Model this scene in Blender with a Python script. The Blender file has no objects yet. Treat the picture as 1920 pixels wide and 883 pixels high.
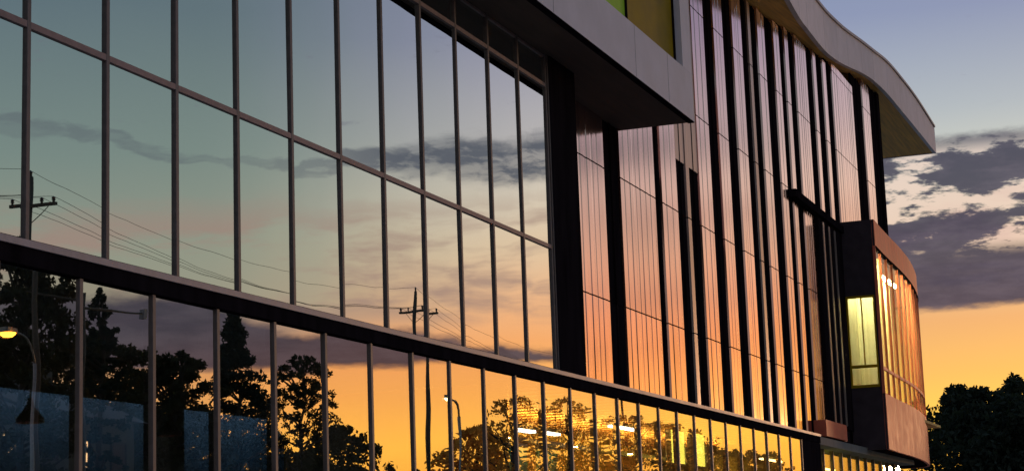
import bpy, bmesh, math, random
import numpy as np
from mathutils import Matrix, Vector
R = math.radians
scene = bpy.context.scene
col = scene.collection
random.seed(7)

# ------------------------------------------------------------------ camera
cam_d = bpy.data.cameras.new("camera"); cam = bpy.data.objects.new("camera", cam_d); col.objects.link(cam)
CAM = Vector((0.0, -11.3653, 1.6))
_right = Vector((0.35524098, -0.93412103, -0.03495353))
_up = -Vector((0.14806126, 0.09314856, -0.98458174))
_back = -Vector((0.92297438, 0.34458852, 0.17139732))
cam.matrix_world = Matrix(((_right.x, _up.x, _back.x, CAM.x), (_right.y, _up.y, _back.y, CAM.y),
                           (_right.z, _up.z, _back.z, CAM.z), (0, 0, 0, 1)))
cam_d.sensor_fit = 'HORIZONTAL'; cam_d.sensor_width = 36.0
cam_d.lens = 36.0 * 3481.54 / 1920.0
cam_d.clip_start = 0.1; cam_d.clip_end = 6000
scene.camera = cam

# ------------------------------------------------------------------ world: dusk sky with cloud banks
world = bpy.data.worlds.new("World"); scene.world = world; world.use_nodes = True
nt = world.node_tree; nt.nodes.clear()
SUN_AZ, SUN_EL = -8.0, 2.0          # degrees, azimuth counted from +X (along the street)

class E_:
    """tiny expression helper over Math nodes"""
    def __init__(s, v): s.v = v
def mth(op, a, b=None, c=None, clamp=False):
    n = nt.nodes.new('ShaderNodeMath'); n.operation = op; n.use_clamp = clamp
    for i, x in enumerate((a, b, c)):
        if x is None: continue
        if isinstance(x, (int, float)): n.inputs[i].default_value = x
        else: nt.links.new(x, n.inputs[i])
    return n.outputs[0]
add = lambda a, b: mth('ADD', a, b)
sub = lambda a, b: mth('SUBTRACT', a, b)
mul = lambda a, b: mth('MULTIPLY', a, b)
div = lambda a, b: mth('DIVIDE', a, b)
def sstep(x, e0, e1):
    n = nt.nodes.new('ShaderNodeMapRange'); n.interpolation_type = 'SMOOTHSTEP'
    nt.links.new(x, n.inputs['Value'])
    for k, v in (('From Min', e0), ('From Max', e1)):
        if isinstance(v, (int, float)): n.inputs[k].default_value = v
        else: nt.links.new(v, n.inputs[k])
    n.inputs['To Min'].default_value = 0; n.inputs['To Max'].default_value = 1
    return n.outputs[0]
def ramp(x, stops, lo, hi):
    n = nt.nodes.new('ShaderNodeValToRGB')
    nt.links.new(mth('DIVIDE', sub(x, lo), hi - lo, clamp=True), n.inputs[0])
    el = n.color_ramp.elements
    while len(el) > 1: el.remove(el[-1])
    el[0].position = (stops[0][0] - lo) / (hi - lo); el[0].color = (*stops[0][1], 1)
    for p, c in stops[1:]:
        e = el.new((p - lo) / (hi - lo)); e.color = (*c, 1)
    return n.outputs[0]
def mixc(f, a, b):
    n = nt.nodes.new('ShaderNodeMix'); n.data_type = 'RGBA'
    if isinstance(f, (int, float)): n.inputs[0].default_value = f
    else: nt.links.new(f, n.inputs[0])
    for i, x in ((6, a), (7, b)):
        if isinstance(x, tuple): n.inputs[i].default_value = (*x, 1)
        else: nt.links.new(x, n.inputs[i])
    return n.outputs[2]
tc = nt.nodes.new('ShaderNodeTexCoord'); sx = nt.nodes.new('ShaderNodeSeparateXYZ')
nt.links.new(tc.outputs['Generated'], sx.inputs[0])
DX, DY, DZ = sx.outputs
el = mul(mth('ARCSINE', DZ), 57.29578)
az = mul(mth('ARCTAN2', DY, DX), 57.29578)
da = mth('ABSOLUTE', sub(az, -4.0))      # the glow is widest a little beyond the sun
def noise(ka, ke, detail=5, rough=.55, off=0.0):
    cv = nt.nodes.new('ShaderNodeCombineXYZ')
    nt.links.new(mul(az, ka), cv.inputs[0]); nt.links.new(mul(el, ke), cv.inputs[1]); cv.inputs[2].default_value = off
    n = nt.nodes.new('ShaderNodeTexNoise'); n.inputs['Scale'].default_value = 1.0
    n.inputs['Detail'].default_value = detail; n.inputs['Roughness'].default_value = rough
    nt.links.new(cv.outputs[0], n.inputs['Vector']); return n.outputs[0]
warm = ramp(el, [(0, (.80, .20, .03)), (2.0, (1.15, .44, .055)), (3.6, (1.34, .64, .085)), (5.0, (1.18, .49, .11)), (6.6, (1.04, .40, .15)),
                 (8, (.96, .48, .27)), (9.5, (.86, .60, .42)), (11, (.78, .64, .54)), (13, (.52, .47, .51)),
                 (16, (.30, .29, .45)), (25, (.18, .22, .35)), (50, (.14, .19, .29))], 0, 50)
cool = ramp(el, [(0, (.34, .20, .14)), (4, (.36, .25, .17)), (7, (.36, .31, .24)), (10, (.29, .31, .26)),
                 (12.5, (.20, .26, .25)), (17, (.12, .17, .21)), (30, (.12, .17, .24)), (50, (.14, .19, .28))], 0, 50)
e0 = add(14.2, mul(sub(1.0, sstep(el, 5.6, 8.2)), 8.0))
base = mixc(sstep(da, e0, add(e0, 12.5)), warm, cool)
dimf = nt.nodes.new('ShaderNodeMix'); dimf.data_type = 'RGBA'; dimf.blend_type = 'MULTIPLY'; dimf.inputs[7].default_value = (.64, .82, .84, 1)
nt.links.new(sstep(az, -6.0, 5.0), dimf.inputs[0]); nt.links.new(base, dimf.inputs[6]); base = dimf.outputs[2]
# physically based sky underneath it, very low sun
skyn = nt.nodes.new('ShaderNodeTexSky'); skyn.sky_type = 'NISHITA'; skyn.sun_disc = False
skyn.sun_elevation = R(SUN_EL); skyn.sun_rotation = R(90 - SUN_AZ)
n = nt.nodes.new('ShaderNodeMix'); n.data_type = 'RGBA'; n.blend_type = 'ADD'; n.inputs[0].default_value = 0.015
nt.links.new(base, n.inputs[6]); nt.links.new(skyn.outputs[0], n.inputs[7]); base = n.outputs[2]

nA = noise(.30, .85, 6, .6, 5.7)
nB = noise(.55, 1.9, 6, .62, 11.7)
nC = noise(.13, .62, 5, .6, 23.0)
wA = mul(sub(nA, .5), 1.0); wB = mul(sub(nB, .5), 1.0)
# mauve wisps
aC = mul(mul(sstep(nC, .44, .60), mul(sstep(el, 6.8, 8.0), sub(1.0, sstep(el, 9.8, 11.6)))), .75)
base = mixc(aC, base, (.44, .27, .23))
# small high wisps
aH = mul(mul(sstep(nB, .63, .76), mul(sstep(el, 12.8, 13.6), sub(1.0, sstep(el, 30.0, 45.0)))), .55)
base = mixc(aH, base, (.20, .18, .24))
# long dark streak at about 12.5 degrees, thick towards the sunset, thin away from it
cB = add(12.25, mul(sstep(az, -28.0, -38.0), 1.2))
thick = add(.16, mul(sstep(az, -27.0, -22.0), .42))
dB = mth('ABSOLUTE', sub(add(el, mul(wA, 1.6)), cB))
strB = mul(add(.45, mul(sstep(az, -27.5, -23.5), .5)), sub(1.0, sstep(az, -17.0, -11.0)))
strB = mul(strB, add(.55, mul(sstep(nB, .38, .55), .45)))
aB = mul(sub(1.0, sstep(dB, mul(thick, .55), mul(thick, 1.5))), strB)
base = mixc(aB, base, (.115, .12, .155))
# low bank, rising into a tall broken bank beyond the end of the building
top = add(add(7.15, mul(sstep(az, -9.0, 3.0), 5.05)), mul(sstep(az, -26.0, -31.0), 1.1))
bot = add(5.95, mul(sstep(az, -14.0, 2.0), 1.0))
top = sub(top, mul(sstep(az, -25.0, -19.0), mul(sub(1.0, sstep(az, -10.0, -4.0)), .75)))
e2 = add(el, mul(wA, 1.3)); e3 = add(el, mul(wB, .5))
bank = mul(sstep(e3, sub(bot, .12), add(bot, .16)), sub(1.0, sstep(e2, sub(top, .30), add(top, .15))))
holes = mul(sstep(add(mul(nA, .55), mul(nB, .45)), .470, .520), mul(sstep(el, 8.4, 9.0), sub(1.0, sstep(el, 11.4, 12.2))))
bank = mul(mul(bank, sub(1.0, mul(holes, .95))), sub(1.0, mul(sstep(da, 26.0, 60.0), .6)))
bank = mul(bank, sub(1.0, mul(mul(sstep(az, -18.5, -16.0), sub(1.0, sstep(az, -5.0, 1.0))), .85)))
hl = mul(sstep(el, 10.0, 12.5), .5)
base = mixc(mul(holes, mul(sstep(az, -4.0, 3.0), .55)), base, (.86, .60, .50))
base = mixc(mul(bank, .93), base, mixc(sstep(nB, .35, .65), (.046, .044, .076), (.080, .070, .105)))
# below the horizon
base = mixc(sub(1.0, sstep(el, -1.5, 0.0)), base, (.05, .045, .04))
bg = nt.nodes.new('ShaderNodeBackground'); bg.inputs['Strength'].default_value = 1.0
nt.links.new(base, bg.inputs[0])
wo = nt.nodes.new('ShaderNodeOutputWorld'); nt.links.new(bg.outputs[0], wo.inputs[0])
try: world.cycles.sampling_method = 'MANUAL'; world.cycles.sample_map_resolution = 1024
except Exception: pass

# ------------------------------------------------------------------ sun (already at the tree tops, warm and soft)
sl = bpy.data.lights.new("sun", 'SUN'); sl.energy = 0.35; sl.angle = R(3); sl.color = (1.0, .55, .28)
so = bpy.data.objects.new("sun", sl); col.objects.link(so)
_sd = Vector((math.cos(R(SUN_AZ)) * math.cos(R(SUN_EL)), math.sin(R(SUN_AZ)) * math.cos(R(SUN_EL)), math.sin(R(SUN_EL))))
so.rotation_euler = _sd.to_track_quat('Z', 'Y').to_euler(); so.location = (60, -40, 40)

vs = scene.view_settings; vs.view_transform = 'Standard'; vs.look = 'None'; vs.exposure = 0.2; vs.gamma = 1.0
vs.use_curve_mapping = False
scene.cycles.use_denoising = True
scene.cycles.max_bounces = 10; scene.cycles.transparent_max_bounces = 24; scene.cycles.glossy_bounces = 5
scene.cycles.sample_clamp_indirect = 4.0

# ------------------------------------------------------------------ materials
def mat(name, colr, rough=.6, metal=0.0, nscale=6.0, var=.25, bump=0.0, bscale=40.0, spec=.5, stretch=(1, 1, 1), rvar=.12, tone=.05):
    m = bpy.data.materials.new(name); m.use_nodes = True; t = m.node_tree; b = t.nodes['Principled BSDF']
    tcn = t.nodes.new('ShaderNodeTexCoord'); mp = t.nodes.new('ShaderNodeMapping')
    t.links.new(tcn.outputs['Object'], mp.inputs[0]); mp.inputs['Scale'].default_value = stretch
    oi = t.nodes.new('ShaderNodeObjectInfo'); va = t.nodes.new('ShaderNodeVectorMath'); va.operation = 'MULTIPLY_ADD'
    cmb = t.nodes.new('ShaderNodeCombineXYZ')
    for i in range(3): t.links.new(oi.outputs['Random'], cmb.inputs[i])
    va.inputs[1].default_value = (37, 19, 53); t.links.new(cmb.outputs[0], va.inputs[0]); t.links.new(mp.outputs[0], va.inputs[2])
    nz = t.nodes.new('ShaderNodeTexNoise'); nz.inputs['Scale'].default_value = nscale; nz.inputs['Detail'].default_value = 6
    t.links.new(va.outputs[0], nz.inputs['Vector'])
    cr = t.nodes.new('ShaderNodeValToRGB')
    cr.color_ramp.elements[0].position = .3; cr.color_ramp.elements[1].position = .7
    cr.color_ramp.elements[0].color = (*[c * (1 - var) for c in colr], 1); cr.color_ramp.elements[1].color = (*[min(1, c * (1 + var)) for c in colr], 1)
    t.links.new(nz.outputs[0], cr.inputs[0])
    hs = t.nodes.new('ShaderNodeHueSaturation'); vr = t.nodes.new('ShaderNodeMapRange'); vr.inputs[3].default_value = 1 - tone; vr.inputs[4].default_value = 1 + tone
    t.links.new(oi.outputs['Random'], vr.inputs[0]); t.links.new(vr.outputs[0], hs.inputs['Value']); t.links.new(cr.outputs[0], hs.inputs['Color'])
    t.links.new(hs.outputs[0], b.inputs['Base Color'])
    mr = t.nodes.new('ShaderNodeMapRange'); mr.inputs[3].default_value = max(.02, rough - rvar); mr.inputs[4].default_value = min(1, rough + rvar)
    t.links.new(nz.outputs[0], mr.inputs[0]); t.links.new(mr.outputs[0], b.inputs['Roughness'])
    b.inputs['Metallic'].default_value = metal; b.inputs['Specular IOR Level'].default_value = spec
    if bump:
        n2 = t.nodes.new('ShaderNodeTexNoise'); n2.inputs['Scale'].default_value = bscale; t.links.new(va.outputs[0], n2.inputs['Vector'])
        bp = t.nodes.new('ShaderNodeBump'); bp.inputs['Strength'].default_value = bump; bp.inputs['Distance'].default_value = .02
        t.links.new(n2.outputs[0], bp.inputs['Height']); t.links.new(bp.outputs[0], b.inputs['Normal'])
    return m
def emis(name, colr, strength):
    m = bpy.data.materials.new(name); m.use_nodes = True; b = m.node_tree.nodes['Principled BSDF']
    b.inputs['Base Color'].default_value = (*colr, 1); b.inputs['Emission Color'].default_value = (*colr, 1)
    b.inputs['Emission Strength'].default_value = strength; return m
def glass(name, refl, tint, rcol=(.97, .98, 1.0), rough=0.0, wav=0.0):
    m = bpy.data.materials.new(name); m.use_nodes = True; t = m.node_tree; t.nodes.clear()
    g = t.nodes.new('ShaderNodeBsdfGlossy'); g.inputs['Roughness'].default_value = rough; g.inputs['Color'].default_value = (*rcol, 1)
    tr = t.nodes.new('ShaderNodeBsdfTransparent'); tr.inputs['Color'].default_value = (*tint, 1)
    mx = t.nodes.new('ShaderNodeMixShader'); mx.inputs[0].default_value = refl; o = t.nodes.new('ShaderNodeOutputMaterial')
    t.links.new(tr.outputs[0], mx.inputs[1]); t.links.new(g.outputs[0], mx.inputs[2]); t.links.new(mx.outputs[0], o.inputs[0])
    if wav:
        tcn = t.nodes.new('ShaderNodeTexCoord'); nz = t.nodes.new('ShaderNodeTexNoise'); nz.inputs['Scale'].default_value = .7
        nz.inputs['Detail'].default_value = 1
        oi = t.nodes.new('ShaderNodeObjectInfo'); ad = t.nodes.new('ShaderNodeVectorMath'); ad.operation = 'ADD'
        sc = t.nodes.new('ShaderNodeMath'); sc.operation = 'MULTIPLY'; sc.inputs[1].default_value = 50
        t.links.new(oi.outputs['Random'], sc.inputs[0]); t.links.new(tcn.outputs['Object'], ad.inputs[0]); t.links.new(sc.outputs[0], ad.inputs[1])
        t.links.new(ad.outputs[0], nz.inputs['Vector'])
        bp = t.nodes.new('ShaderNodeBump'); bp.inputs['Strength'].default_value = 1.0; bp.inputs['Distance'].default_value = wav
        t.links.new(nz.outputs[0], bp.inputs['Height']); t.links.new(bp.outputs[0], g.inputs['Normal'])
    return m
M = {}
M['glass'] = glass('reflective_glass', .74, (.55, .60, .62), (.90, .98, .95), wav=.0022)
M['glass_low'] = glass('reflective_glass_lower', .60, (.90, .92, .90), (1.0, .98, .92), wav=.0022)
M['glass_clear'] = glass('clear_glass', .10, (.92, .94, .92))
M['glass_oriel'] = glass('oriel_glass', .26, (.86, .92, .78), wav=.002)
M['mullion'] = mat('bronze_aluminium', (.13, .10, .105), .5, .2, 9, .2, spec=.5)
M['transom'] = mat('rosy_bronze_aluminium', (.26, .17, .175), .55, .2, 9, .2)
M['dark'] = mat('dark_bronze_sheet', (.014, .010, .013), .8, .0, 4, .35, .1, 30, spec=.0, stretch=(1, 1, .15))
M['darkgrey'] = mat('grey_bronze_sheet', (.10, .09, .10), .5, .3, 4, .3, stretch=(1, 1, .2))
M['lip'] = mat('pale_anodised_trim', (.36, .31, .35), .5, .3, 6, .15)
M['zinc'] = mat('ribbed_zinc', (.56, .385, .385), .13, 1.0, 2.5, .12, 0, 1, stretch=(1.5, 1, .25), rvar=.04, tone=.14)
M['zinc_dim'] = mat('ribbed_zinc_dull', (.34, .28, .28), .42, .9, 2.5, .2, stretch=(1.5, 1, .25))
M['fascia'] = mat('lavender_grey_panel', (.70, .63, .72), .6, .0, 1.2, .10, .04, 25)
M['cap'] = mat('roof_cap_metal', (.22, .20, .22), .45, .5, 5, .2)
M['soffit'] = mat('dark_brown_soffit', (.075, .040, .030), .8, 0, 2.0, .35, .15, 18, stretch=(.3, 3, 1))
M['wood'] = mat('cedar_soffit', (.85, .42, .10), .6, 0, 3.0, .3, .2, 20, stretch=(.15, 4, 1))
M['copper'] = mat('copper_toned_panel', (.70, .165, .10), .6, .2, 1.5, .15, .03, 20, spec=.2)
M['plum'] = mat('plum_grey_sheet', (.050, .036, .046), .7, 0, 3, .2, .05, 25, spec=.15)
M['inside'] = mat('dark_interior', (.07, .065, .07), .9, 0, 3, .3)
M['ceiling'] = mat('interior_ceiling', (.16, .15, .15), .9, 0, 3, .15)
M['blue'] = mat('blue_interior_wall', (.04, .12, .27), .8, 0, 1.5, .2)
M['cream'] = mat('cream_interior_wall', (.84, .80, .50), .8, 0, 1.5, .12)
M['ochre'] = mat('ochre_interior_wall', (.70, .42, .12), .8, 0, 1.5, .2)
M['greenw'] = mat('green_partition_paint', (.10, .42, .20), .6, 0, 2, .2)
M['lime'] = mat('lime_green_panel', (.42, .66, .04), .6, 0, 2, .12, spec=.1)
M['olive'] = mat('olive_panel', (.34, .21, .008), .6, 0, 1.5, .2, spec=.08)
M['batten'] = mat('brown_timber_batten', (.40, .15, .05), .7, 0, 3, .25)
M['tube'] = emis('fluorescent_tube', (1.0, .95, .80), 7.0)
M['lobbyfill'] = emis('lobby_fill', (1.0, .62, .15), 80.0)
M['shoptube'] = emis('shop_tube', (1.0, .72, .25), 9.0)
M['wallfill'] = emis('wall_fill', (1.0, .95, .85), 5.0)
M['orieltube'] = emis('oriel_tube', (1.0, .90, .52), 240.0)
M['backlit'] = emis('backlit_yellow_panel', (1.0, .80, .10), 2.6)
M['bulb'] = emis('bulb', (1.0, .85, .60), 14.0)
M['sodium'] = emis('sodium_lamp', (1.0, .36, .03), 7.0)
M['lampwhite'] = emis('warm_white_lamp', (1.0, .90, .50), 6.0)
M['shade'] = mat('maroon_lamp_shade', (.05, .018, .02), .5, 0, 5, .2)
M['litwin'] = emis('lit_house_window', (1.0, .60, .28), 1.6)
M['steel'] = mat('galvanised_steel', (.25, .25, .26), .5, .8, 8, .2)
M['polewood'] = mat('weathered_pole_wood', (.09, .065, .05), .9, 0, 6, .3, .3, 30, stretch=(4, 4, .3))
M['ceramic'] = mat('brown_ceramic', (.08, .04, .03), .3)
M['wire'] = mat('black_wire', (.03, .03, .03), .6)
M['bark'] = mat('bark', (.055, .042, .034), .95, 0, 8, .35, .6, 25, stretch=(1, 1, .2))
M['brickw'] = mat('render_wall', (.10, .085, .08), .9, 0, 2, .15)
M['tile'] = mat('roof_tile', (.07, .05, .05), .85, 0, 6, .3)
M['asphalt'] = mat('asphalt', (.05, .05, .052), .9, 0, 1.2, .25, .3, 60)
M['paving'] = mat('concrete_paving', (.44, .40, .36), .85, 0, .8, .15, .15, 30)
M['kerb'] = mat('kerb_concrete', (.34, .33, .31), .85, 0, 2, .15)
M['paint'] = mat('road_paint', (.75, .75, .72), .7, 0, 5, .12)
M['grassg'] = mat('dry_lawn', (.07, .085, .035), .95, 0, .5, .35, .4, 40)
def leafmat(name, c, tr, tf=.4):
    m = bpy.data.materials.new(name); m.use_nodes = True; t = m.node_tree; t.nodes.clear()
    gi = t.nodes.new('ShaderNodeNewGeometry'); cr = t.nodes.new('ShaderNodeValToRGB')
    cr.color_ramp.elements[0].color = (*[x * .6 for x in c], 1); cr.color_ramp.elements[1].color = (*[x * 1.4 for x in c], 1)
    t.links.new(gi.outputs['Random Per Island'], cr.inputs[0])
    d = t.nodes.new('ShaderNodeBsdfDiffuse'); tl = t.nodes.new('ShaderNodeBsdfTranslucent')
    t.links.new(cr.outputs[0], d.inputs[0]); tl.inputs[0].default_value = (*tr, 1)
    mx = t.nodes.new('ShaderNodeMixShader'); mx.inputs[0].default_value = tf; o = t.nodes.new('ShaderNodeOutputMaterial')
    t.links.new(d.outputs[0], mx.inputs[1]); t.links.new(tl.outputs[0], mx.inputs[2]); t.links.new(mx.outputs[0], o.inputs[0]); return m
M['leaf'] = leafmat('dark_foliage', (.045, .050, .030), (.08, .06, .02))
M['leaf2'] = leafmat('autumn_foliage', (.30, .16, .04), (.95, .45, .08), .6)
M['leaf3'] = leafmat('evergreen_foliage', (.038, .047, .040), (.03, .04, .015))

# ------------------------------------------------------------------ mesh helpers
class MB:
    def __init__(s): s.v = []; s.f = []; s.mi = []
    def box(s, x0, x1, y0, y1, z0, z1, mi=0, front=None):
        b = len(s.v)
        s.v += [(x0, y0, z0), (x1, y0, z0), (x1, y1, z0), (x0, y1, z0), (x0, y0, z1), (x1, y0, z1), (x1, y1, z1), (x0, y1, z1)]
        fs = [(0, 1, 5, 4), (1, 2, 6, 5), (2, 3, 7, 6), (3, 0, 4, 7), (4, 5, 6, 7), (3, 2, 1, 0)]
        s.f += [tuple(b + i for i in q) for q in fs]; s.mi += [mi if (front is None or k != 0) else front for k in range(6)]
        return s
    def bevelbox(s, x0, x1, y0, y1, z0, z1, c):
        # box whose four vertical edges are chamfered
        pts = [(x0 + c, y0), (x1 - c, y0), (x1, y0 + c), (x1, y1 - c), (x1 - c, y1), (x0 + c, y1), (x0, y1 - c), (x0, y0 + c)]
        return s.prism(pts, z0, z1)
    def prism(s, pts, z0, z1, mi=0):
        b = len(s.v); n = len(pts)
        s.v += [(x, y, z0) for x, y in pts] + [(x, y, z1) for x, y in pts]
        s.f += [tuple(b + i for i in reversed(range(n))), tuple(b + n + i for i in range(n))]
        s.f += [(b + i, b + (i + 1) % n, b + n + (i + 1) % n, b + n + i) for i in range(n)]
        s.mi += [mi] * (n + 2); return s
    def tube(s, path, radii, seg=8, cap=True, mi=0):
        b = len(s.v); path = [Vector(p) for p in path]; n = len(path)
        for i, p in enumerate(path):
            d = (path[min(i + 1, n - 1)] - path[max(i - 1, 0)]).normalized()
            a = Vector((0, 0, 1)) if abs(d.z) < .9 else Vector((1, 0, 0))
            u = d.cross(a).normalized(); w = d.cross(u)
            r = radii[i] if isinstance(radii, (list, tuple)) else radii
            for k in range(seg):
                t = 2 * math.pi * k / seg; q = p + (u * math.cos(t) + w * math.sin(t)) * r; s.v.append(tuple(q))
        for i in range(n - 1):
            for k in range(seg):
                s.f.append((b + i * seg + k, b + i * seg + (k + 1) % seg, b + (i + 1) * seg + (k + 1) % seg, b + (i + 1) * seg + k)); s.mi.append(mi)
        if cap:
            s.f += [tuple(b + k for k in reversed(range(seg))), tuple(b + (n - 1) * seg + k for k in range(seg))]; s.mi += [mi] * 2
        return s
    def lathe(s, prof, cx, cy, seg=20, mi=0):
        b = len(s.v)
        for r, z in prof:
            for k in range(seg):
                t = 2 * math.pi * k / seg; s.v.append((cx + r * math.cos(t), cy + r * math.sin(t), z))
        for i in range(len(prof) - 1):
            for k in range(seg):
                s.f.append((b + i * seg + k, b + i * seg + (k + 1) % seg, b + (i + 1) * seg + (k + 1) % seg, b + (i + 1) * seg + k)); s.mi.append(mi)
        return s
    def mesh(s, name, mats):
        me = bpy.data.meshes.new(name); me.from_pydata(s.v, [], s.f)
        for m in (mats if isinstance(mats, (list, tuple)) else [mats]): me.materials.append(M[m] if isinstance(m, str) else m)
        for p, k in zip(me.polygons, s.mi): p.material_index = k
        me.update(); return me
    def build(s, name, mats, parent=None, loc=(0, 0, 0), smooth=False):
        me = s.mesh(name, mats)
        bm = bmesh.new(); bm.from_mesh(me); bmesh.ops.recalc_face_normals(bm, faces=bm.faces); bm.to_mesh(me); bm.free()
        if smooth:
            for p in me.polygons: p.use_smooth = True
        return put(name, me, parent, loc)
def put(name, me, parent=None, loc=(0, 0, 0), rot=(0, 0, 0)):
    o = bpy.data.objects.new(name, me); col.objects.link(o); o.location = loc; o.rotation_euler = rot
    if parent is not None: o.parent = parent
    return o
def empty(name, loc=(0, 0, 0)):
    o = bpy.data.objects.new(name, None); col.objects.link(o); o.location = loc; o.empty_display_size = .3; return o
def tag(o, label=None, cat=None, group=None, kind=None):
    if label: o['label'] = label
    if cat: o['category'] = cat
    if group: o['group'] = group
    if kind: o['kind'] = kind
    return o
def boxpart(name, m, parent, x0, x1, y0, y1, z0, z1):
    return MB().box(x0, x1, y0, y1, z0, z1).build(name, m, parent)

# ------------------------------------------------------------------ ground, street
tag(MB().box(-1500, 3000, -2000, 2000, -.5, 0).build('ground', 'grassg'), kind='structure')
tag(MB().box(-60, 400, -13.6, 60, -.2, .12).build('pavement', 'paving'), kind='structure')
tag(MB().box(-60, 400, -13.9, -13.604, -.2, .125).build('kerb', 'kerb'), kind='structure')
tag(MB().box(-200, 600, -24.0, -13.904, -.2, .004).build('road', 'asphalt'), kind='structure')
tag(MB().box(-60, 400, -24.3, -24.004, -.2, .125).build('kerb', 'kerb'), kind='structure')
tag(MB().box(-60, 400, -26.6, -24.304, -.2, .12).build('pavement', 'paving'), kind='structure')
lm = MB()
for i in range(60): lm.box(-60 + i * 7, -57 + i * 7, -19.06, -18.94, .006, .009)
tag(lm.build('road_marking', 'paint'), kind='structure')

# ------------------------------------------------------------------ the building
B = tag(empty('glass_fronted_building', (30, 4, .12)),
        'long modern building with reflective glass wall, ribbed metal cladding and wavy roof', 'building')
B.location = (0, 0, 0)
X_L = 3.99                      # left end of the glazing, outside the frame
Z_FLOOR, Z_SILL0, Z_SILL1, Z_TR, Z_HEAD, Z_SOF = .12, 4.75, 5.03, 7.34, 10.46, 11.07
CLAD = .6
# structure behind the skin
boxpart('back_wall', 'inside', B, X_L - .2, 76.2, 9.0, 9.3, .12, 18.0)
boxpart('end_wall', 'darkgrey', B, X_L - .5, X_L - .2, -.02, 9.3, .12, 18.0)
boxpart('end_wall', 'darkgrey', B, 76.0, 76.42, .75, 9.3, .12, 20.0)
boxpart('floor_slab', 'ceiling', B, X_L - .2, 76.0, .10, 9.0, 4.76, 5.0)
boxpart('floor_slab', 'soffit', B, X_L - .2, 39.2, .10, 9.0, 11.09, 11.5)
boxpart('ground_slab', 'paving', B, X_L - .2, 76.0, .05, 9.0, .10, .16)
boxpart('wall', 'darkgrey', B, 34.4, 76.0, .76, 1.0, 5.03, 17.9)
boxpart('wall', 'darkgrey', B, X_L - .2, 39.2, .76, 1.0, 11.52, 17.9)

# upper curtain wall: panes in three rows between mullions on a 1.5 m module
W = 1.5
ux = [15.99 + W * k for k in range(-8, 12)]         # 3.99 .. 32.49
def pane_mesh(w, h, gm):
    return MB().box(-w / 2 + .02, w / 2 - .02, 0, .02, -h / 2 + .02, h / 2 - .02, 0, 1).mesh('pane', ['glass_clear', gm])
rows = [(Z_SILL1, Z_TR), (Z_TR, Z_HEAD), (Z_HEAD, Z_SOF)]
pm = [pane_mesh(W, b - a, 'glass') for a, b in rows]
def tilt(s=.09): return (R(random.gauss(0, s)), 0, R(random.gauss(0, s)))
for k in range(len(ux) - 1):
    for r, (a, b) in enumerate(rows):
        put('pane', pm[r], B, ((ux[k] + ux[k + 1]) / 2, 0, (a + b) / 2), tilt())
mu = MB().bevelbox(-.034, .034, -.034, .10, Z_SILL1, Z_SOF, .004).mesh('mullion', 'mullion')
for x in ux: put('mullion', mu, B, (x, 0, 0))
for z, h in ((Z_TR, .036), (Z_HEAD, .036)):
    for k in range(len(ux) - 1):
        boxpart('transom', 'transom', B, ux[k] + .035, ux[k + 1] - .035, -.032, .09, z - h, z + h)
boxpart('head_rail', 'transom', B, X_L, 32.5, -.02, .09, Z_SOF - .06, Z_SOF - .012)
# dark corner column between the glass and the ribbed cladding
MB().bevelbox(32.60, 34.12, -.08, .60, Z_SILL1, Z_SOF - .003, .03).build('column', 'dark', B)
boxpart('column_trim', 'mullion', B, 32.54, 32.597, -.05, .2, Z_SILL1, Z_SOF - .01)
boxpart('wall', 'dark', B, 34.13, 35.72, .62, .76, Z_SILL1, Z_SOF - .004)

# ledge between the storeys
boxpart('ledge', 'dark', B, X_L, 56.6, -.05, .09, Z_SILL0 + .01, 4.945)
MB().prism([(X_L, -.075), (56.6, -.075), (56.6, .70), (X_L, .70)], 4.948, 5.022).build('ledge_lip', 'lip', B)

# lower curtain wall
WL = 1.478
lx = [16.985 + WL * k for k in range(-9, 26)]        # 3.7 .. 53.9
lx = [x for x in lx if x > X_L + .1]
pl_ = pane_mesh(WL, Z_SILL0 - .16 - 1.2, 'glass_low'); pl2 = pane_mesh(WL, 1.2, 'glass_low')
for k in range(len(lx) - 1):
    xm = (lx[k] + lx[k + 1]) / 2
    put('pane', pl_, B, (xm, 0, (1.36 + Z_SILL0) / 2), tilt(.07)); put('pane', pl2, B, (xm, 0, .76), tilt(.07))
ml = MB().bevelbox(-.034, .034, -.032, .10, .16, Z_SILL0, .004).mesh('mullion', 'mullion')
for x in lx: put('mullion', ml, B, (x, 0, 0))
for k in range(len(lx) - 1): boxpart('transom', 'transom', B, lx[k] + .035, lx[k + 1] - .035, -.028, .09, 1.32, 1.40)
MB().bevelbox(lx[-1] + .04, 56.6, -.04, .6, .12, Z_SILL0 - .003, .03).build('column', 'dark', B)
MB().bevelbox(X_L - .2, lx[0] - .036, -.05, .2, .12, Z_SILL0 - .003, .03).build('column', 'dark', B)

# interior seen through the lower glass
boxpart('interior_wall', 'blue', B, 14.0, 31.2, 5.0, 5.2, .16, 4.3)
boxpart('interior_wall', 'inside', B, 31.3, 31.5, .6, 8.9, .16, 4.74)
boxpart('interior_wall', 'ochre', B, 31.6, 54.0, 4.6, 4.8, .16, 4.74)
boxpart('lobby_ceiling', 'ochre', B, 31.7, 54.0, .12, 4.6, 4.715, 4.755)
bat = MB().bevelbox(-.05, .05, .14, 4.58, 4.690, 4.712, .004).mesh('ceiling_batten', 'batten')
for k in range(30): put('ceiling_batten', bat, B, (32.1 + k * .74, 0, 0))
boxpart('strip_screen', 'inside', B, 14.0, 31.2, 4.02, 4.08, 4.30, 4.755)  # added screen that keeps the blue wall's fill strips out of view
for x in (19.6, 24.4, 29.2): MB().bevelbox(x - .2, x + .2, 3.2, 3.6, .16, 4.74, .03).build('interior_column', 'inside', B)

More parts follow.
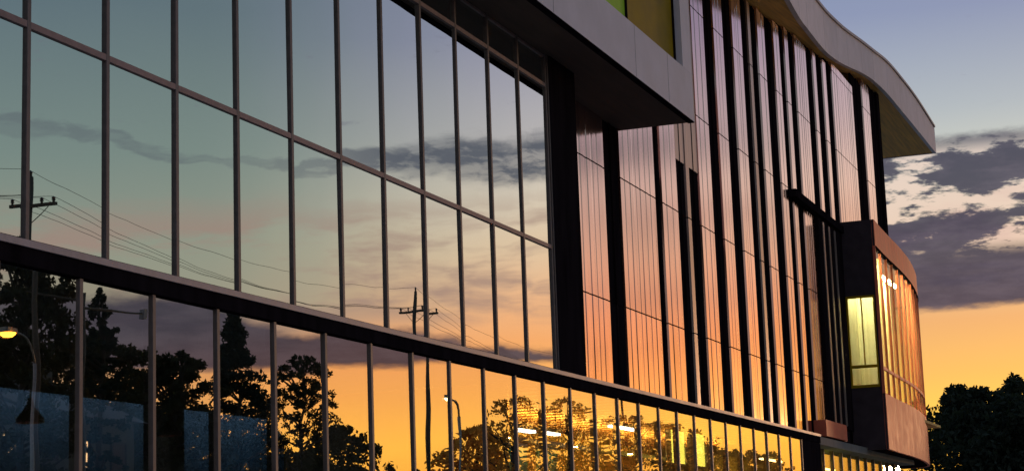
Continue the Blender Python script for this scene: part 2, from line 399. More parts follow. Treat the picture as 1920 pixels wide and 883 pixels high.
# ribbed cladding: strips, split into rows at the horizontal joints
def zs(x): return float(np.interp(x, [44, 50, 55.8, 59, 62, 67.4, 71.4, 75.2, 90], [17.1, 17.6, 18.1, 18.5, 18.7, 19.3, 19.9, 20.25, 20.3]))
joints = [5.05, 7.0, 9.93, 12.87, 15.85, 18.85, 30]
strips = [(35.74, 38.0), (39.11, 41.93), (42.49, 43.94), (44.80, 45.17), (46.13, 47.47), (48.53, 49.63), (50.77, 51.97), (52.79, 53.21),
          (54.07, 55.11), (56.35, 57.2), (58.0, 58.6), (59.6, 61.5), (62.64, 63.22), (64.41, 65.03), (66.18, 70.36), (72.58, 74.26)]
def ribbed(x0, x1, z0, z1, m):
    # trapezoidal ribs extruded vertically, with closed edges
    w = x1 - x0; n = max(1, round(w / .42)); rr = random.Random(int(x0 * 100))
    cut = [0.0] + [(i + rr.uniform(-.28, .28)) / n for i in range(1, n)] + [1.0]
    prof = [(x0, CLAD + .10)]
    for i in range(n):
        a, p = x0 + cut[i] * w, (cut[i + 1] - cut[i]) * w; d = rr.uniform(.004, .012); m_ = rr.uniform(.45, .75)
        prof += [(a + .05 * p, CLAD), (a + m_ * p, CLAD), (a + (m_ + .1) * p, CLAD + d), (a + .95 * p, CLAD + d)]
    prof += [(x1, CLAD + .02), (x1, CLAD + .10)]
    mb = MB(); mb.prism(prof, z0, z1); return mb.build('cladding_panel', m, B)
def cladrows(x0, x1, m, top=None):
    t = top if top is not None else min(zs(x0), zs(x1)) - .01
    for a, b in zip(joints[:-1], joints[1:]):
        z0, z1 = a + .016, min(b - .016, t)
        if z1 - z0 > .1: ribbed(x0, x1, z0, z1, m)
def darkrows(x0, x1):
    t = (Z_SOF - .01) if x1 < 39.2 else min(zs(x0), zs(x1)) - .012
    for a, b in zip(joints[:-1], joints[1:]):
        z0, z1 = a + .004, min(b - .004, t)
        if z1 - z0 > .1:
            w = x1 - x0; mb = MB().box(x0, x1, CLAD + .05, CLAD + .12, z0, z1)
            if w > .5: mb.box(x0 + w * .45, x0 + w * .5, CLAD + .012, CLAD + .05, z0, z1)
            mb.build('channel_panel', 'dark', B)
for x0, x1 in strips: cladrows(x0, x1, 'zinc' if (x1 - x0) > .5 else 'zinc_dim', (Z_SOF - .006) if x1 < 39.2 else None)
edges = [35.72] + [e for s_ in strips for e in s_] + [76.42]
for a, b in zip(edges[0::2], edges[1::2]):
    if b - a > .05: darkrows(a + .002, b - .002)
for x0, x1 in ((43.96, 44.78), (45.19, 46.11)): cladpart = MB().box(x0, x1, CLAD + .02, CLAD + .05, 11.3, 17.0).build('channel_panel', 'zinc_dim', B)  # shadowed cladding above the slots, its shade put in as duller zinc
MB().bevelbox(75.9, 76.44, .55, .75, 5.0, 20.2, .02).build('corner_trim', 'dark', B)
# dark rail beside the oriel; recess shade put in as a dark sheet
boxpart('rail', 'dark', B, 57.4, 65.4, .40, .62, 12.62, 12.86)
boxpart('recess_shade', 'dark', B, 61.2, 65.4, .50, .60, 5.6, 12.62)
for x_ in (61.9, 62.9, 63.9): boxpart('recess_rib', 'zinc_dim', B, x_, x_ + .22, .47, .498, 5.7, 12.5)
boxpart('low_parapet', 'copper', B, 58.9, 62.4, .20, .60, 5.10, 5.62)
boxpart('low_parapet', 'dark', B, 56.7, 65.4, .30, .60, 4.80, 5.098)

# projecting bay over the glass
bay = MB().box(X_L, 39.4, -1.1, -.96, Z_SOF + .003, 12.17).box(X_L, 39.4, -.958, .75, Z_SOF + .12, 12.10).box(X_L, 39.4, -1.1, .75, 15.2, 16.4) \
          .build('projecting_bay', 'fascia', B)
boxpart('soffit', 'soffit', bay, X_L, 39.4, -.957, .757, Z_SOF, Z_SOF + .11)
boxpart('end_post', 'fascia', bay, 38.66, 39.4, -1.1, .75, 12.173, 15.197)
boxpart('drip_edge', 'dark', bay, X_L, 39.4, -1.104, -.96, Z_SOF - .02, Z_SOF)
xx = 38.62; kinds = ['olive', 'lime']; k = 0
while xx > X_L + 1:
    w = 3.6 if k % 2 == 0 else 1.9
    x0 = max(X_L, xx - w)
    boxpart('bay_window', kinds[k % 2], bay, x0 + .03, xx - .03, -.92, -.86, 12.18, 15.19)
    boxpart('bay_mullion', 'dark', bay, xx - .029, xx + .029, -.96, -.80, 12.175, 15.195)
    xx = x0; k += 1
for x in (15, 20, 25, 30, 35, 37.4): boxpart('panel_joint', 'cap', bay, x - .008, x + .008, -1.103, -1.10, Z_SOF + .02, 12.16)

# wavy roof
rf = [(40, -1.6, 16.7), (44, -1.5, 17.1), (48, -1.2, 17.42), (51, -.85, 17.70), (53.67, -.53, 17.92), (56.9, -.18, 18.24), (59.2, .03, 18.51), (63.6, .30, 18.88), (66.3, .34, 19.17), (68.3, .33, 19.44),
      (71.2, .30, 19.87), (73.6, .24, 20.1), (76.8, .21, 20.26), (80, .18, 20.27), (84.6, .14, 20.28), (90.1, .12, 20.3)]
rh = [1.5, 1.5, 1.5, 1.5, 1.5, 1.5, 1.48, 1.52, 1.45, 1.36, 1.26, 1.24, 1.40, 1.50, 1.50, 1.27]
def interp_curve(pts, n):
    t = np.linspace(0, len(pts) - 1, n); P = np.array(pts); out = []
    for u in t:
        i = int(min(u, len(pts) - 2)); f = u - i
        p0, p1, p2, p3 = P[max(i - 1, 0)], P[i], P[i + 1], P[min(i + 2, len(pts) - 1)]
        out.append(.5 * ((2 * p1) + (-p0 + p2) * f + (2 * p0 - 5 * p1 + 4 * p2 - p3) * f * f + (-p0 + 3 * p1 - 3 * p2 + p3) * f ** 3))
    return np.array(out)
rc = interp_curve([(*p, h) for p, h in zip(rf, rh)], 76)
def sweep(name, m, parent, fn):
    mb = MB(); n = len(rc); secs = [fn(*q) for q in rc]; k = len(secs[0])
    for s_ in secs: mb.v += s_
    for i in range(n - 1):
        for j in range(k): mb.f.append((i * k + j, i * k + (j + 1) % k, (i + 1) * k + (j + 1) % k, (i + 1) * k + j)); mb.mi.append(0)
    mb.f += [tuple(range(k)), tuple(reversed([(n - 1) * k + j for j in range(k)]))]; mb.mi += [0, 0]
    return mb.build(name, m, parent)
roof = sweep('roof', 'cap', B, lambda x, y, z, h: [(x, y + .16, z + .14), (x, 9.6, z + .14), (x, 9.6, z + h), (x, y + .16, z + h)])
sweep('roof_cap', 'cap', roof, lambda x, y, z, h: [(x, y - .06, z + h + .002), (x, 9.65, z + h + .002), (x, 9.65, z + h + .10), (x, y - .06, z + h + .10)])
sweep('soffit', 'wood', roof, lambda x, y, z, h: [(x, y + .16, z + .03), (x, 9.6, z + .03), (x, 9.6, z + .136), (x, y + .16, z + .136)])
# fascia in separate sheets with joints
seg = 5
for i in range(0, 75, seg):
    q = rc[i:i + seg + 1].copy(); mb = MB()
    for j, (x, y, z, h) in enumerate(q):
        g = .012 if j == 0 else (-.012 if j == len(q) - 1 else 0)
        mb.v += [(x + g, y, z), (x + g, y + .158, z), (x + g, y + .158, z + h), (x + g, y, z + h)]
    for j in range(len(q) - 1):
        for k in range(4): mb.f.append((j * 4 + k, j * 4 + (k + 1) % 4, j * 4 + 4 + (k + 1) % 4, j * 4 + 4 + k)); mb.mi.append(0)
    e_ = (len(q) - 1) * 4
    mb.f += [(0, 1, 2, 3), (e_ + 3, e_ + 2, e_ + 1, e_)]; mb.mi += [0, 0]
    mb.build('fascia_panel', 'fascia', roof)
boxpart('fascia_panel', 'fascia', roof, 90.08, 90.2, .12, 9.6, 20.3, 21.57)

# oriel bay wrapping the end of the building
OZ = dict(b0=4.92, b1=6.87, t0=12.1, t1=13.05)
front = [(65.5, -.66), (67.5, -.585), (69.5, -.53), (71.5, -.49), (73.5, -.42), (75.5, -.32), (77.5, -.17), (79.5, .02), (81.3, .24), (82.6, .55), (83.3, 1.05), (83.5, 1.8)]
fc = interp_curve(front, 31)
inner = [(83.2, 8.0), (76.6, 8.0), (76.6, .64), (65.62, .64)]
def off(pts, d):
    out = []
    for i, p in enumerate(pts):
        a = np.array(pts[max(i - 1, 0)]); b = np.array(pts[min(i + 1, len(pts) - 1)]); t = (b - a) / np.linalg.norm(b - a)
        out.append((p[0] - t[1] * d, p[1] + t[0] * d))
    return out
fin_ = off(fc, .10)
mbo = MB()
for z0, z1 in ((OZ['b0'] + .02, OZ['b0'] + .14), (OZ['t1'] - .16, OZ['t1'] - .02)):
    mbo.prism([tuple(p) for p in fin_] + [(83.3, 8.0), (76.6, 8.0), (76.6, .58), (65.66, .58)], z0, z1)
oriel = mbo.build('oriel_bay', 'dark', B)
for i in range(30):
    a, b = np.array(fc[i]), np.array(fc[i + 1]); ai, bi = np.array(fin_[i]), np.array(fin_[i + 1])
    g = (b - a) * .006
    for z0, z1 in ((OZ['b0'], OZ['b1']), (OZ['t0'], OZ['t1'])):
        MB().prism([tuple(a + g), tuple(b - g), tuple(bi - g), tuple(ai + g)], z0, z1).build('fascia_panel', 'copper', oriel)
    t = (b - a) / np.linalg.norm(b - a); nrm = np.array((t[1], -t[0]))
    if i % 2 == 0 and i < 29:
        c2 = np.array(fc[min(i + 2, 30)])
        mbp = MB(); p0, p1 = a + t * .04 - nrm * .04, c2 - t * .04 - nrm * .04
        mbp.prism([tuple(p0), tuple(p1), tuple(p1 - nrm * .02), tuple(p0 - nrm * .02)], OZ['b1'] + .02, OZ['t0'] - .02).build('pane', 'glass_oriel', oriel)
        q0 = a - t * .035 + nrm * .0; q1 = a + t * .035
        MB().prism([tuple(q0), tuple(q1), tuple(q1 - nrm * .1), tuple(q0 - nrm * .1)], OZ['b1'] + .001, OZ['t0'] - .001).build('mullion', 'copper', oriel)
        q0 = a + t * .04; q1 = c2 - t * .04
        MB().prism([tuple(q0 - nrm * .01), tuple(q1 - nrm * .01), tuple(q1 - nrm * .08), tuple(q0 - nrm * .08)], 7.72, 7.82).build('transom', 'copper', oriel)
MB().prism([tuple(p) for p in off(fc, -.02)] + [tuple(p) for p in reversed(off(fc, .12))], OZ['t0'] - .09, OZ['t0'] - .003).build('window_head', 'dark', oriel)
# side wall facing the camera, with a lit window
sw = oriel
for (y0, y1, z0, z1) in ((-.64, .58, OZ['b0'], 7.10), (-.64, .58, 10.36, OZ['t1']), (.52, .58, 7.102, 10.358), (-.64, -.50, 7.102, 10.358)):
    boxpart('side_wall', 'plum', sw, 65.5, 65.62, y0, y1, z0, z1)
wf = MB().box(65.47, 65.60, -.498, -.44, 7.104, 10.356).box(65.47, 65.60, .46, .518, 7.104, 10.356).box(65.47, 65.60, -.438, .458, 7.104, 7.20) \
         .box(65.47, 65.60, -.438, .458, 10.28, 10.356).box(65.48, 65.60, -.438, .458, 7.80, 7.90).box(65.48, 65.60, -.03, .0, 7.90, 10.28).build('side_window', 'olive', oriel)
boxpart('pane', 'glass_clear', wf, 65.54, 65.56, -.436, .456, 7.202, 10.278)
boxpart('room_wall', 'cream', oriel, 65.66, 76.5, .585, .64, 5.2, 12.8)
boxpart('room_wall', 'cream', oriel, 76.65, 83.2, 4.0, 4.1, 5.2, 12.8)
boxpart('room_wall', 'cream', oriel, 68.0, 68.1, -.36, .58, 5.2, 12.0)
boxpart('room_floor', 'ochre', oriel, 65.66, 83.0, -.1, .58, 6.6, 6.7)
# storefront under the oriel
for k in range(12):
    x = 57.0 + 1.55 * k
    boxpart('pane', 'glass_oriel', B, x + .04, x + 1.51, .62, .64, .18, 4.78)
    boxpart('mullion', 'mullion', B, x - .035, x + .035, .56, .70, .16, 4.79)
boxpart('interior_wall', 'ochre', B, 56.8, 75.9, 4.0, 4.2, .16, 4.75)

# ------------------------------------------------------------------ lamps inside the building, some added for fill (each a thing of its own)
def pendant(x, y, zc, zb, label, mshade='shade', mb_='bulb', r=.17):
    t = tag(empty('pendant_lamp', (x, y, zb)), label, 'lamp', 'pendant lamps behind the lower glass')
    h = zc - zb
    MB().tube([(0, 0, .30), (0, 0, h)], .012, 6).build('cord', 'wire', t)
    MB().lathe([(.03, .30), (.05, .20), (.09, .15), (r, .05), (r, 0), (r - .012, .0), (r - .015, .045), (.07, .13), (.03, .17)], 0, 0).build('lamp_shade', mshade, t, smooth=True)
    MB().lathe([(.001, .02), (.035, .035), (.04, .06), (.03, .10), (.015, .14), (.001, .14)], 0, 0, 12).build('bulb', mb_, t, smooth=True)
pendant(18.95, 2.0, 4.75, 3.42, 'maroon pendant lamp hanging by the leftmost lower pane before the blue wall')
pendant(22.15, 2.0, 4.75, 3.42, 'maroon pendant lamp hanging between the second and third lower mullions')
pendant(25.5, 2.0, 4.75, 3.40, 'maroon pendant lamp hanging nearest the end of the blue wall')
def strip_light(x0, x1, y, z, ceil, label, m='tube', w=.10):
    t = tag(empty('strip_light', ((x0 + x1) / 2, y, z)), label, 'light', 'strip lights in the lobby')
    L = (x1 - x0) / 2
    MB().box(-L, L, -w, w, .03, .10).build('housing', 'steel', t)
    MB().box(-L + .05, L - .05, -w * .7, w * .7, -.02, .029).build('diffuser', m, t)
    for s in (-1, 1): MB().tube([(s * L * .7, 0, .1), (s * L * .7, 0, ceil - z)], .008, 6).build('hanger', 'wire', t)
strip_light(34.2, 35.3, 1.5, 4.10, 4.76, 'white strip light glowing left of the green partition in the lobby')
strip_light(35.9, 36.8, 1.5, 4.12, 4.76, 'short white strip light hanging above the green partition in the lobby')
strip_light(40.4, 42.4, 1.5, 4.50, 4.76, 'long white strip light hanging in the middle of the lobby')
def uplight(x0, x1, y, z, ceil, label):  # added troughs, glowing upwards to brighten the lobby ceiling
    t = tag(empty('fill_uplight', ((x0 + x1) / 2, y, z)), label, 'light', 'added fill uplights in the lobby')
    L = (x1 - x0) / 2
    MB().box(-L, L, -.12, .12, 0, .05).box(-L, L, -.12, -.10, .052, .10).box(-L, L, .10, .12, .052, .10).build('housing', 'steel', t)
    MB().box(-L + .05, L - .05, -.085, .085, .055, .08).build('diffuser', 'lobbyfill', t)
    for s_ in (-1, 1): MB().tube([(s_ * L * .8, 0, .05), (s_ * L * .8, 0, ceil - z)], .008, 6).build('hanger', 'wire', t)
for k, w_ in enumerate(('nearest the corner column', 'over the green partitions', 'left of the backlit panels', 'behind the backlit panels', 'nearest the dark end column')):
    uplight(32.4 + k * 4.3, 36.2 + k * 4.3, 2.6, 4.05, 4.71, 'fill uplight added to brighten the lobby ceiling %s' % w_)
for x0, x1, w_ in ((14.4, 19.6, 'left'), (20.0, 25.2, 'middle'), (25.6, 30.8, 'right')):  # hidden strips added to brighten the blue wall
    strip_light(x0, x1, 4.45, 4.55, 4.76, 'unseen strip light added to brighten the %s third of the blue wall' % w_, 'wallfill')
strip_light(59.0, 63.0, 2.4, 4.50, 4.76, 'warm strip light in the shopfront nearest the dark column', 'shoptube')
strip_light(67.0, 71.0, 2.4, 4.50, 4.76, 'warm strip light in the shopfront under the oriel', 'shoptube')
strip_light(65.9, 67.7, .1, 11.9, 12.3, 'warm strip light inside the oriel behind its side window', 'orieltube')
strip_light(70.0, 75.5, .25, 11.9, 12.3, 'warm strip light inside the oriel behind its curved front', 'orieltube')
def green_part(x, y, w, h, label):
    t = tag(empty('green_partition', (x, y, .16)), label, 'partition', 'green partitions in the lobby')
    for i in range(3): MB().bevelbox(-w / 2 + i * w / 3 + .01, -w / 2 + (i + 1) * w / 3 - .01, -.03, .03, .1, h, .01).build('panel', 'greenw', t)
    MB().box(-w / 2, w / 2, -.05, .05, h + .002, h + .05).build('top_rail', 'steel', t)
    for s in (-1, 1): MB().box(s * w / 2 - .03, s * w / 2 + .03, -.25, .25, 0, .098).build('foot', 'steel', t)
green_part(34.6, 1.7, 1.5, 3.66, 'tall green partition nearer the corner column in the lobby')
green_part(36.6, 1.7, 1.2, 3.66, 'tall green partition farther along in the lobby')
def backlit(x0, x1, z0, z1, y, label):
    t = tag(empty('backlit_panel', ((x0 + x1) / 2, y, .16)), label, 'light panel', 'backlit panels in the lobby')
    w = (x1 - x0) / 2
    MB().box(-w, w, 0, .06, z0 - .16, z1 - .16).build('screen', 'backlit', t)
    f = MB().box(-w - .05, -w - .002, -.03, .1, z0 - .21, z1 - .16).box(w + .002, w + .05, -.03, .1, z0 - .21, z1 - .16).box(-w - .002 + .002, w, -.03, .1, z0 - .21, z0 - .163)
    f.build('frame', 'steel', t)
    for s in (-1, 1): MB().box(s * w * .8 - .03, s * w * .8 + .03, .02, .08, 0, z0 - .212).build('post', 'steel', t)
backlit(45.3, 46.6, 3.85, 4.68, 1.5, 'bright yellow backlit panel in the lobby, left one of the pair')
backlit(47.3, 48.6, 3.85, 4.70, 1.5, 'bright yellow backlit panel in the lobby, right one of the pair')
backlit(61.0, 61.9, 2.0, 4.70, 1.6, 'yellow backlit panel in the shopfront beneath the low copper parapet')

# ------------------------------------------------------------------ trees
def tree(name, x, y, h, rad, base, n, lsize, seed, shape, lm_, label, group, trunk_r=None, clump=.12, nclump=260):
    rng = np.random.default_rng(seed)
    t = tag(empty(name, (x, y, 0)), label, 'tree', group)
    def prof(u):
        if shape == 'cone': return (1 - u) ** .85 * (.35 + .65 * min(1, u * 6 + .4))
        if shape == 'column': return (1 - abs(2 * u - 1) ** 3) * .95 + .05
        return math.sqrt(max(.02, 1 - abs(2 * (u ** .85) - 1) ** 2.2))
    cl = []
    while len(cl) < nclump:
        u = rng.uniform(.02, 1.0); r = prof(u) * rad
        a = rng.uniform(0, 2 * math.pi); q = math.sqrt(rng.uniform(.05, 1)) * r * rng.uniform(.75, 1.12)
        cl.append((math.cos(a) * q, math.sin(a) * q, base + u * (h - base), .55 + .75 * prof(u)))
    cl = np.array(cl)
    idx = rng.integers(0, nclump, n); cr = clump * rad
    d = rng.normal(size=(n, 3)); d /= np.linalg.norm(d, axis=1)[:, None]; d *= (rng.uniform(0, 1, n) ** .5)[:, None]
    c = cl[idx, :3] + d * (cr * cl[idx, 3])[:, None] * np.array([1, 1, .75])
    c[:, 2] = np.maximum(c[:, 2], base * .8)
    a = rng.normal(size=(n, 3)); a /= np.linalg.norm(a, axis=1)[:, None]
    b = np.cross(a, rng.normal(size=(n, 3))); b /= np.linalg.norm(b, axis=1)[:, None]
    s = (lsize * rng.uniform(.6, 1.3, n))[:, None]
    V = np.empty((n, 4, 3)); V[:, 0] = c - a * s; V[:, 1] = c - b * s * .5; V[:, 2] = c + a * s; V[:, 3] = c + b * s * .5
    me = bpy.data.meshes.new('crown'); me.vertices.add(4 * n); me.vertices.foreach_set('co', V.astype(np.float32).ravel())
    me.loops.add(4 * n); me.loops.foreach_set('vertex_index', np.arange(4 * n, dtype=np.int32))
    me.polygons.add(n); me.polygons.foreach_set('loop_start', np.arange(0, 4 * n, 4, dtype=np.int32))
    me.materials.append(M[lm_]); me.update(calc_edges=True); me.validate()
    put('crown', me, t)
    tr = trunk_r or h * .016 + .05
    mb = MB(); top = h * .9; bend = rng.normal(0, .02 * h, (6, 2)); bend[0] = 0
    path = [(bend[i, 0] * i / 5, bend[i, 1] * i / 5, top * i / 5 - (.3 if i == 0 else 0)) for i in range(6)]
    mb.tube(path, [tr * (1 - .85 * (i / 5)) * (1.35 if i == 0 else 1) for i in range(6)], 9)
    for q in cl[rng.permutation(nclump)[:min(44, nclump)]]:
        z0 = min(top * .9, max(base * .7, q[2] - .45 * math.hypot(q[0], q[1]) - .3)); i = min(4, int(z0 / top * 5)); f = z0 / top * 5 - i
        p0 = Vector(path[i]).lerp(Vector(path[i + 1]), f); p1 = Vector(q[:3]); mid = p0.lerp(p1, .5) + Vector((0, 0, -.06 * (p1 - p0).length))
        mb.tube([p0, mid, p1], [tr * .38 * (1 - .6 * z0 / h), tr * .22, .015], 6)
    mb.build('trunk', 'bark', t, smooth=True)
    return t
G1 = 'trees across the street'
tree('broad_tree', 57.3, -30, 13.9, 3.1, 1.5, 21600, 0.128, 1, 'round', 'leaf', 'dark broad tree at the far left edge, reflected beside the lit street lamp', G1)
tree('broad_tree', 70.5, -43, 13.6, 4.8, 1.5, 21600, 0.135, 2, 'round', 'leaf', 'wide loose dark tree reflected behind the first lower pane left of the blue wall', G1, clump=.12, nclump=260)
tree('broad_tree', 76.5, -39, 13.0, 4.4, 1.5, 21600, 0.135, 3, 'round', 'leaf', 'wide loose dark tree reflected between the first and second lower mullions', G1, clump=.12, nclump=260)
tree('columnar_tree', 63.3, -30, 12.8, 1.1, 2.0, 6750, 0.112, 4, 'column', 'leaf3', 'slim dark columnar tree reflected right of the first lower mullion', G1)
tree('conical_tree', 85.0, -36, 15.0, 4.0, 1.5, 21600, 0.135, 5, 'cone', 'leaf3', 'tall dark conical evergreen reflected beside the fourth lower mullion', G1, clump=.14, nclump=260)
tree('broad_tree', 80.5, -37, 12.2, 3.2, 1.5, 21600, 0.135, 15, 'round', 'leaf', 'dark round tree reflected left of the tall conical evergreen', G1, clump=.12, nclump=260)
tree('airy_tree', 88.6, -34, 13.0, 2.7, 3.0, 9450, 0.120, 6, 'round', 'leaf', 'airy backlit tree with sunset showing through, reflected right of the conical evergreen', G1, clump=.10, nclump=260)
for i, (x, y, h, r, lab) in enumerate([
        (158, -70, 12.5, 6, 'low distant tree reflected just right of the airy backlit tree'),
        (167.5, -70, 15.0, 6, 'taller distant tree reflected in the orange sky below the low cloud'),
        (178, -73, 11.5, 7, 'low distant tree reflected left of the tall utility pole foot'),
        (191, -75, 11.5, 7, 'low distant tree reflected behind the utility pole foot')]):
    tree('distant_tree', x, y, h, r, 2.5, 5000, .34, 30 + i, 'round', 'leaf', lab, 'distant trees beyond the street')
tree('young_tree', 128, -40, 11.2, 4.3, 3.0, 6000, .22, 8, 'round', 'leaf2', 'brown autumn tree reflected just right of the second street lamp', G1, clump=.12, nclump=260)
tree('autumn_tree', 97, -24.9, 10.4, 3.6, 2.6, 4160, 0.136, 9, 'round', 'leaf2', 'sparse orange-leaved tree reflected at the left end of the lobby glass', G1, clump=.11, nclump=240)
tree('autumn_tree', 106, -25.2, 10.8, 4.0, 2.6, 4160, 0.144, 10, 'round', 'leaf2', 'sparse orange-leaved tree reflected in the middle of the lobby glass', G1, clump=.11, nclump=240)
tree('autumn_tree', 117, -25.5, 10.6, 4.2, 2.6, 5200, 0.152, 11, 'round', 'leaf2', 'sparse orange-leaved tree reflected left of the yellow backlit panels', G1, clump=.11, nclump=240)
tree('autumn_tree', 146, -26, 9.4, 4.6, 2.5, 6400, 0.176, 12, 'round', 'leaf2', 'dense brown tree reflected right of the yellow backlit panels', G1, clump=.12, nclump=260)
tree('autumn_tree', 160, -26.5, 10.0, 5.0, 2.5, 6400, 0.192, 13, 'round', 'leaf2', 'dense brown tree reflected beside the dark end column', G1, clump=.12, nclump=260)
tree('low_tree', 77.5, -46, 10.2, 4.6, .8, 18900, 0.150, 16, 'round', 'leaf', 'low dense tree reflected under the two wide loose trees', G1, clump=.13, nclump=260)
tree('low_tree', 83.5, -44, 9.8, 4.8, .8, 18900, 0.150, 17, 'round', 'leaf', 'low dense tree reflected under the conical evergreen', G1, clump=.13, nclump=260)
tree('low_tree', 91.5, -45, 8.6, 4.6, .8, 18900, 0.150, 18, 'round', 'leaf', 'low dense tree reflected under the airy backlit tree', G1, clump=.13, nclump=260)
for i, (x, y, h, r, lab) in enumerate([
        (84, -56, 15.6, 6.0, 'tall loose tree standing behind the house with lit windows'),
        (96, -58, 16.6, 6.2, 'tall loose tree reflected behind the second lower mullion'),
        (107, -57, 16.4, 6.2, 'tall loose tree reflected behind the conical evergreen'),
        (113, -55, 12.6, 5.2, 'loose tree with golden gaps reflected right of the conical evergreen'),
        (121, -56, 11.2, 4.8, 'loose low tree with golden gaps reflected under the low cloud bank')]):
    tree('background_tree', x, y, h, r, 1.5, 15000, .17, 50 + i, 'round', 'leaf', lab, 'taller trees behind the front row', clump=.09, nclump=320)
for i, (x, y, h, r, lab) in enumerate([
        (126, -25.0, 10.6, 4.4, 'orange-leaved tree reflected just left of the yellow backlit panels'),
        (135, -25.6, 9.8, 4.0, 'orange-leaved tree reflected behind the yellow backlit panels')]):
    tree('autumn_tree', x, y, h, r, 2.0, 5200, .16, 60 + i, 'round', 'leaf2', lab, G1, clump=.11, nclump=240)
G2 = 'trees beyond the end of the building'
tree('broad_tree', 118, 3.0, 10.9, 4.2, 1.0, 16000, .19, 21, 'round', 'leaf3', 'dark round tree touching the lower end of the oriel', G2, clump=.24, nclump=110)
tree('broad_tree', 124, .3, 12.1, 4.0, 1.0, 14000, .19, 22, 'round', 'leaf3', 'dark tree with the highest top, in the middle of the right-hand clump', G2, clump=.20, nclump=110)
tree('broad_tree', 121, -2.6, 10.6, 3.8, 1.0, 13000, .19, 23, 'round', 'leaf3', 'dark tree with ragged top at the right edge of the picture', G2, clump=.20, nclump=110)
tree('broad_tree', 112, .2, 9.8, 4.0, .6, 24000, .20, 24, 'round', 'leaf3', 'lower dark tree in front of the right-hand clump', G2, clump=.24, nclump=110)

# ------------------------------------------------------------------ utility poles, wires, lamps across the street
PY = -25.4
def upole(x, h, label):
    t = tag(empty('utility_pole', (x, PY, .12)), label, 'utility pole', 'utility poles along the street')
    MB().tube([(0, 0, 0), (0, 0, h)], [.14, .085], 10).build('mast', 'polewood', t, smooth=True)
    z = h - 1.0
    a = MB().box(-.05, .05, -.95, .95, z - .055, z + .055).build('crossarm', 'polewood', t)
    for y in (-.85, -.4, .4, .85):
        MB().lathe([(.001, z + .055), (.04, z + .055), (.04, z + .12), (.07, z + .14), (.04, z + .18), (.07, z + .21), (.03, z + .25), (.001, z + .27)], 0, y, 10).build('insulator', 'ceramic', a)
    MB().tube([(.08, -.6, z - .05), (.08, 0, z - .6)], .015, 5).tube([(.08, .6, z - .05), (.08, 0, z - .6)], .015, 5).build('brace', 'wire', t)
    MB().lathe([(.001, h), (.05, h), (.05, h + .1), (.07, h + .14), (.03, h + .2), (.001, h + .22)], 0, 0, 10).build('insulator', 'ceramic', t)
PX = [(19.0, 14.0), (51.9, 14.8), (84.6, 14.8), (117.5, 14.4)]
upole(51.9, 14.8, 'wooden utility pole with crossarms reflected at the left end of the glass')
upole(84.6, 14.8, 'wooden utility pole with crossarms reflected against the peach sky near the middle')
upole(19.0, 14.0, 'wooden utility pole standing opposite the left end of the building')
upole(117.5, 14.4, 'wooden utility pole reflected behind the ribbed cladding end of the glass')
wl = ['street-side', 'inner street-side', 'topmost', 'inner field-side', 'field-side']
for k, (yo, zo) in enumerate(((-.85, -.74), (-.4, -.74), (0, .2), (.4, -.74), (.85, -.74))):
    mb = MB()
    for (xa, ha), (xb, hb) in zip(PX[:-1], PX[1:]):
        pts = [(xa + (xb - xa) * i / 14, PY + yo, .12 + zo + (ha + (hb - ha) * i / 14) - 4 * (1.0 + .12 * k) * (i / 14) * (1 - i / 14)) for i in range(15)]
        mb.tube(pts, .008, 5)
    tag(mb.build('overhead_wire', 'wire'), 'thin overhead wire sagging between the reflected utility poles, %s one' % wl[k], 'wire', 'overhead wires')
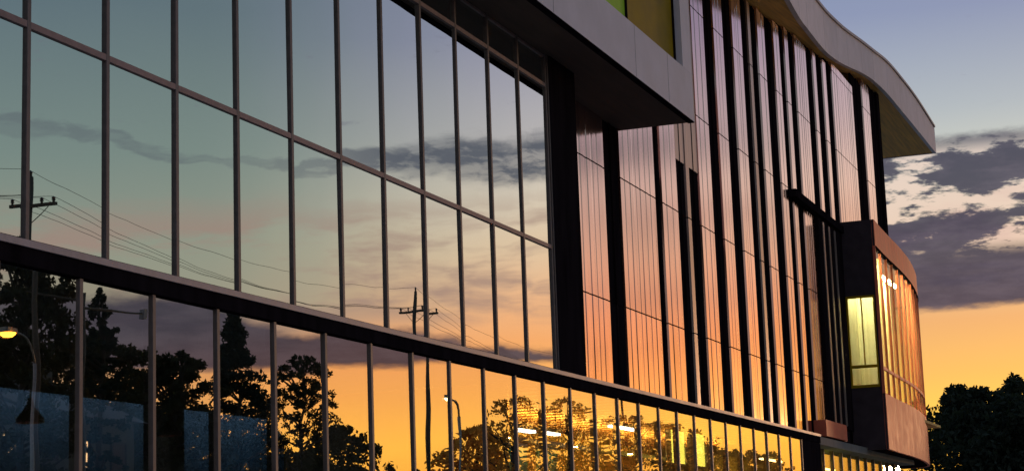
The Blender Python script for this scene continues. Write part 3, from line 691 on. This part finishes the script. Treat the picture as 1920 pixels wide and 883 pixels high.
def lamp(x, y, h, reach, label, m):
    t = tag(empty('street_lamp', (x, y, .12)), label, 'street lamp', 'street lamps across the street')
    MB().tube([(0, 0, 0), (0, 0, .9), (0, 0, h - .9)], [.11, .075, .055], 10).build('post', 'steel', t, smooth=True)
    MB().tube([(0, 0, h - .9)] + [(-reach * .5 * (1 - math.cos(a)), 0, h - .9 + .8 * math.sin(a)) for a in (.4, .8, 1.2, 1.57)] + [(-reach, 0, h - .05)], .035, 8).build('arm', 'steel', t, smooth=True)
    hd = MB(); hd.prism([(-reach - .62, -.13), (-reach - .55, -.18), (-reach + .05, -.12), (-reach + .05, .12), (-reach - .55, .18), (-reach - .62, .13)], h - .10, h + .06)
    hd.build('lamp_head', 'steel', t)
    MB().lathe([(.001, h - .26), (.15, h - .24), (.24, h - .17), (.27, h - .103)], -reach - .32, 0, 14).build('lamp_bowl', m, t, smooth=True)
lamp(50.6, -24.6, 9.1, 1.1, 'lit orange street lamp on a curved arm at the far left', 'sodium')
lamp(87.6, -24.9, 9.6, 1.4, 'lit pale yellow street lamp reflected in the orange part of the lower glass', 'lampwhite')
def mast_arm(x, y, h, label):
    t = tag(empty('mast_arm', (x, y, .12)), label, 'mast', None)
    MB().tube([(0, 0, 0), (0, 0, h + .6)], [.10, .07], 10).build('post', 'polewood', t, smooth=True)
    MB().tube([(-4.2, 0, h), (0, 0, h + .05), (4.0, 0, h + .25)], [.03, .05, .03], 8).build('arm', 'polewood', t, smooth=True)
    MB().box(3.95, 4.2, -.1, .1, h + .05, h + .4).build('sign_box', 'lip', t)
mast_arm(58.6, -27.6, 11.2, 'tall steel mast with a long thin horizontal arm reflected behind the first lower mullions')
# house behind the trees
H = tag(empty('house', (65.8, -37, 0)), 'plain house with small lit upper windows reflected low behind the dark trees', 'house')
MB().box(-5.6, 5.6, -3.5, 3.5, 0, 8.2).build('wall', 'brickw', H)
rfm = MB(); rfm.v = [(-6, -4, 8.1), (6, -4, 8.1), (6, 4, 8.1), (-6, 4, 8.1), (-6, 0, 9.8), (6, 0, 9.8)]
rfm.f = [(0, 1, 5, 4), (2, 3, 4, 5), (0, 4, 3), (1, 2, 5), (3, 2, 1, 0)]; rfm.mi = [0] * 5
hr = rfm.build('roof', 'tile', H); MB().box(2.6, 3.2, -.3, .3, 8.6, 10.6).build('chimney', 'brickw', hr)
for x in (-4.3, -1.5, 1.5, 4.3):
    for z in (1.4, 6.0):
        w = MB().box(x - .5, x - .43, 3.5, 3.58, z, z + 1.2).box(x + .43, x + .5, 3.5, 3.58, z, z + 1.2).box(x - .429, x + .429, 3.5, 3.58, z, z + .07).box(x - .429, x + .429, 3.5, 3.58, z + 1.13, z + 1.2).build('window', 'tile', H)
        MB().box(x - .429, x + .429, 3.51, 3.53, z + .071, z + 1.129).build('pane', 'litwin' if x in (-4.3, 1.5) else 'shade', w)
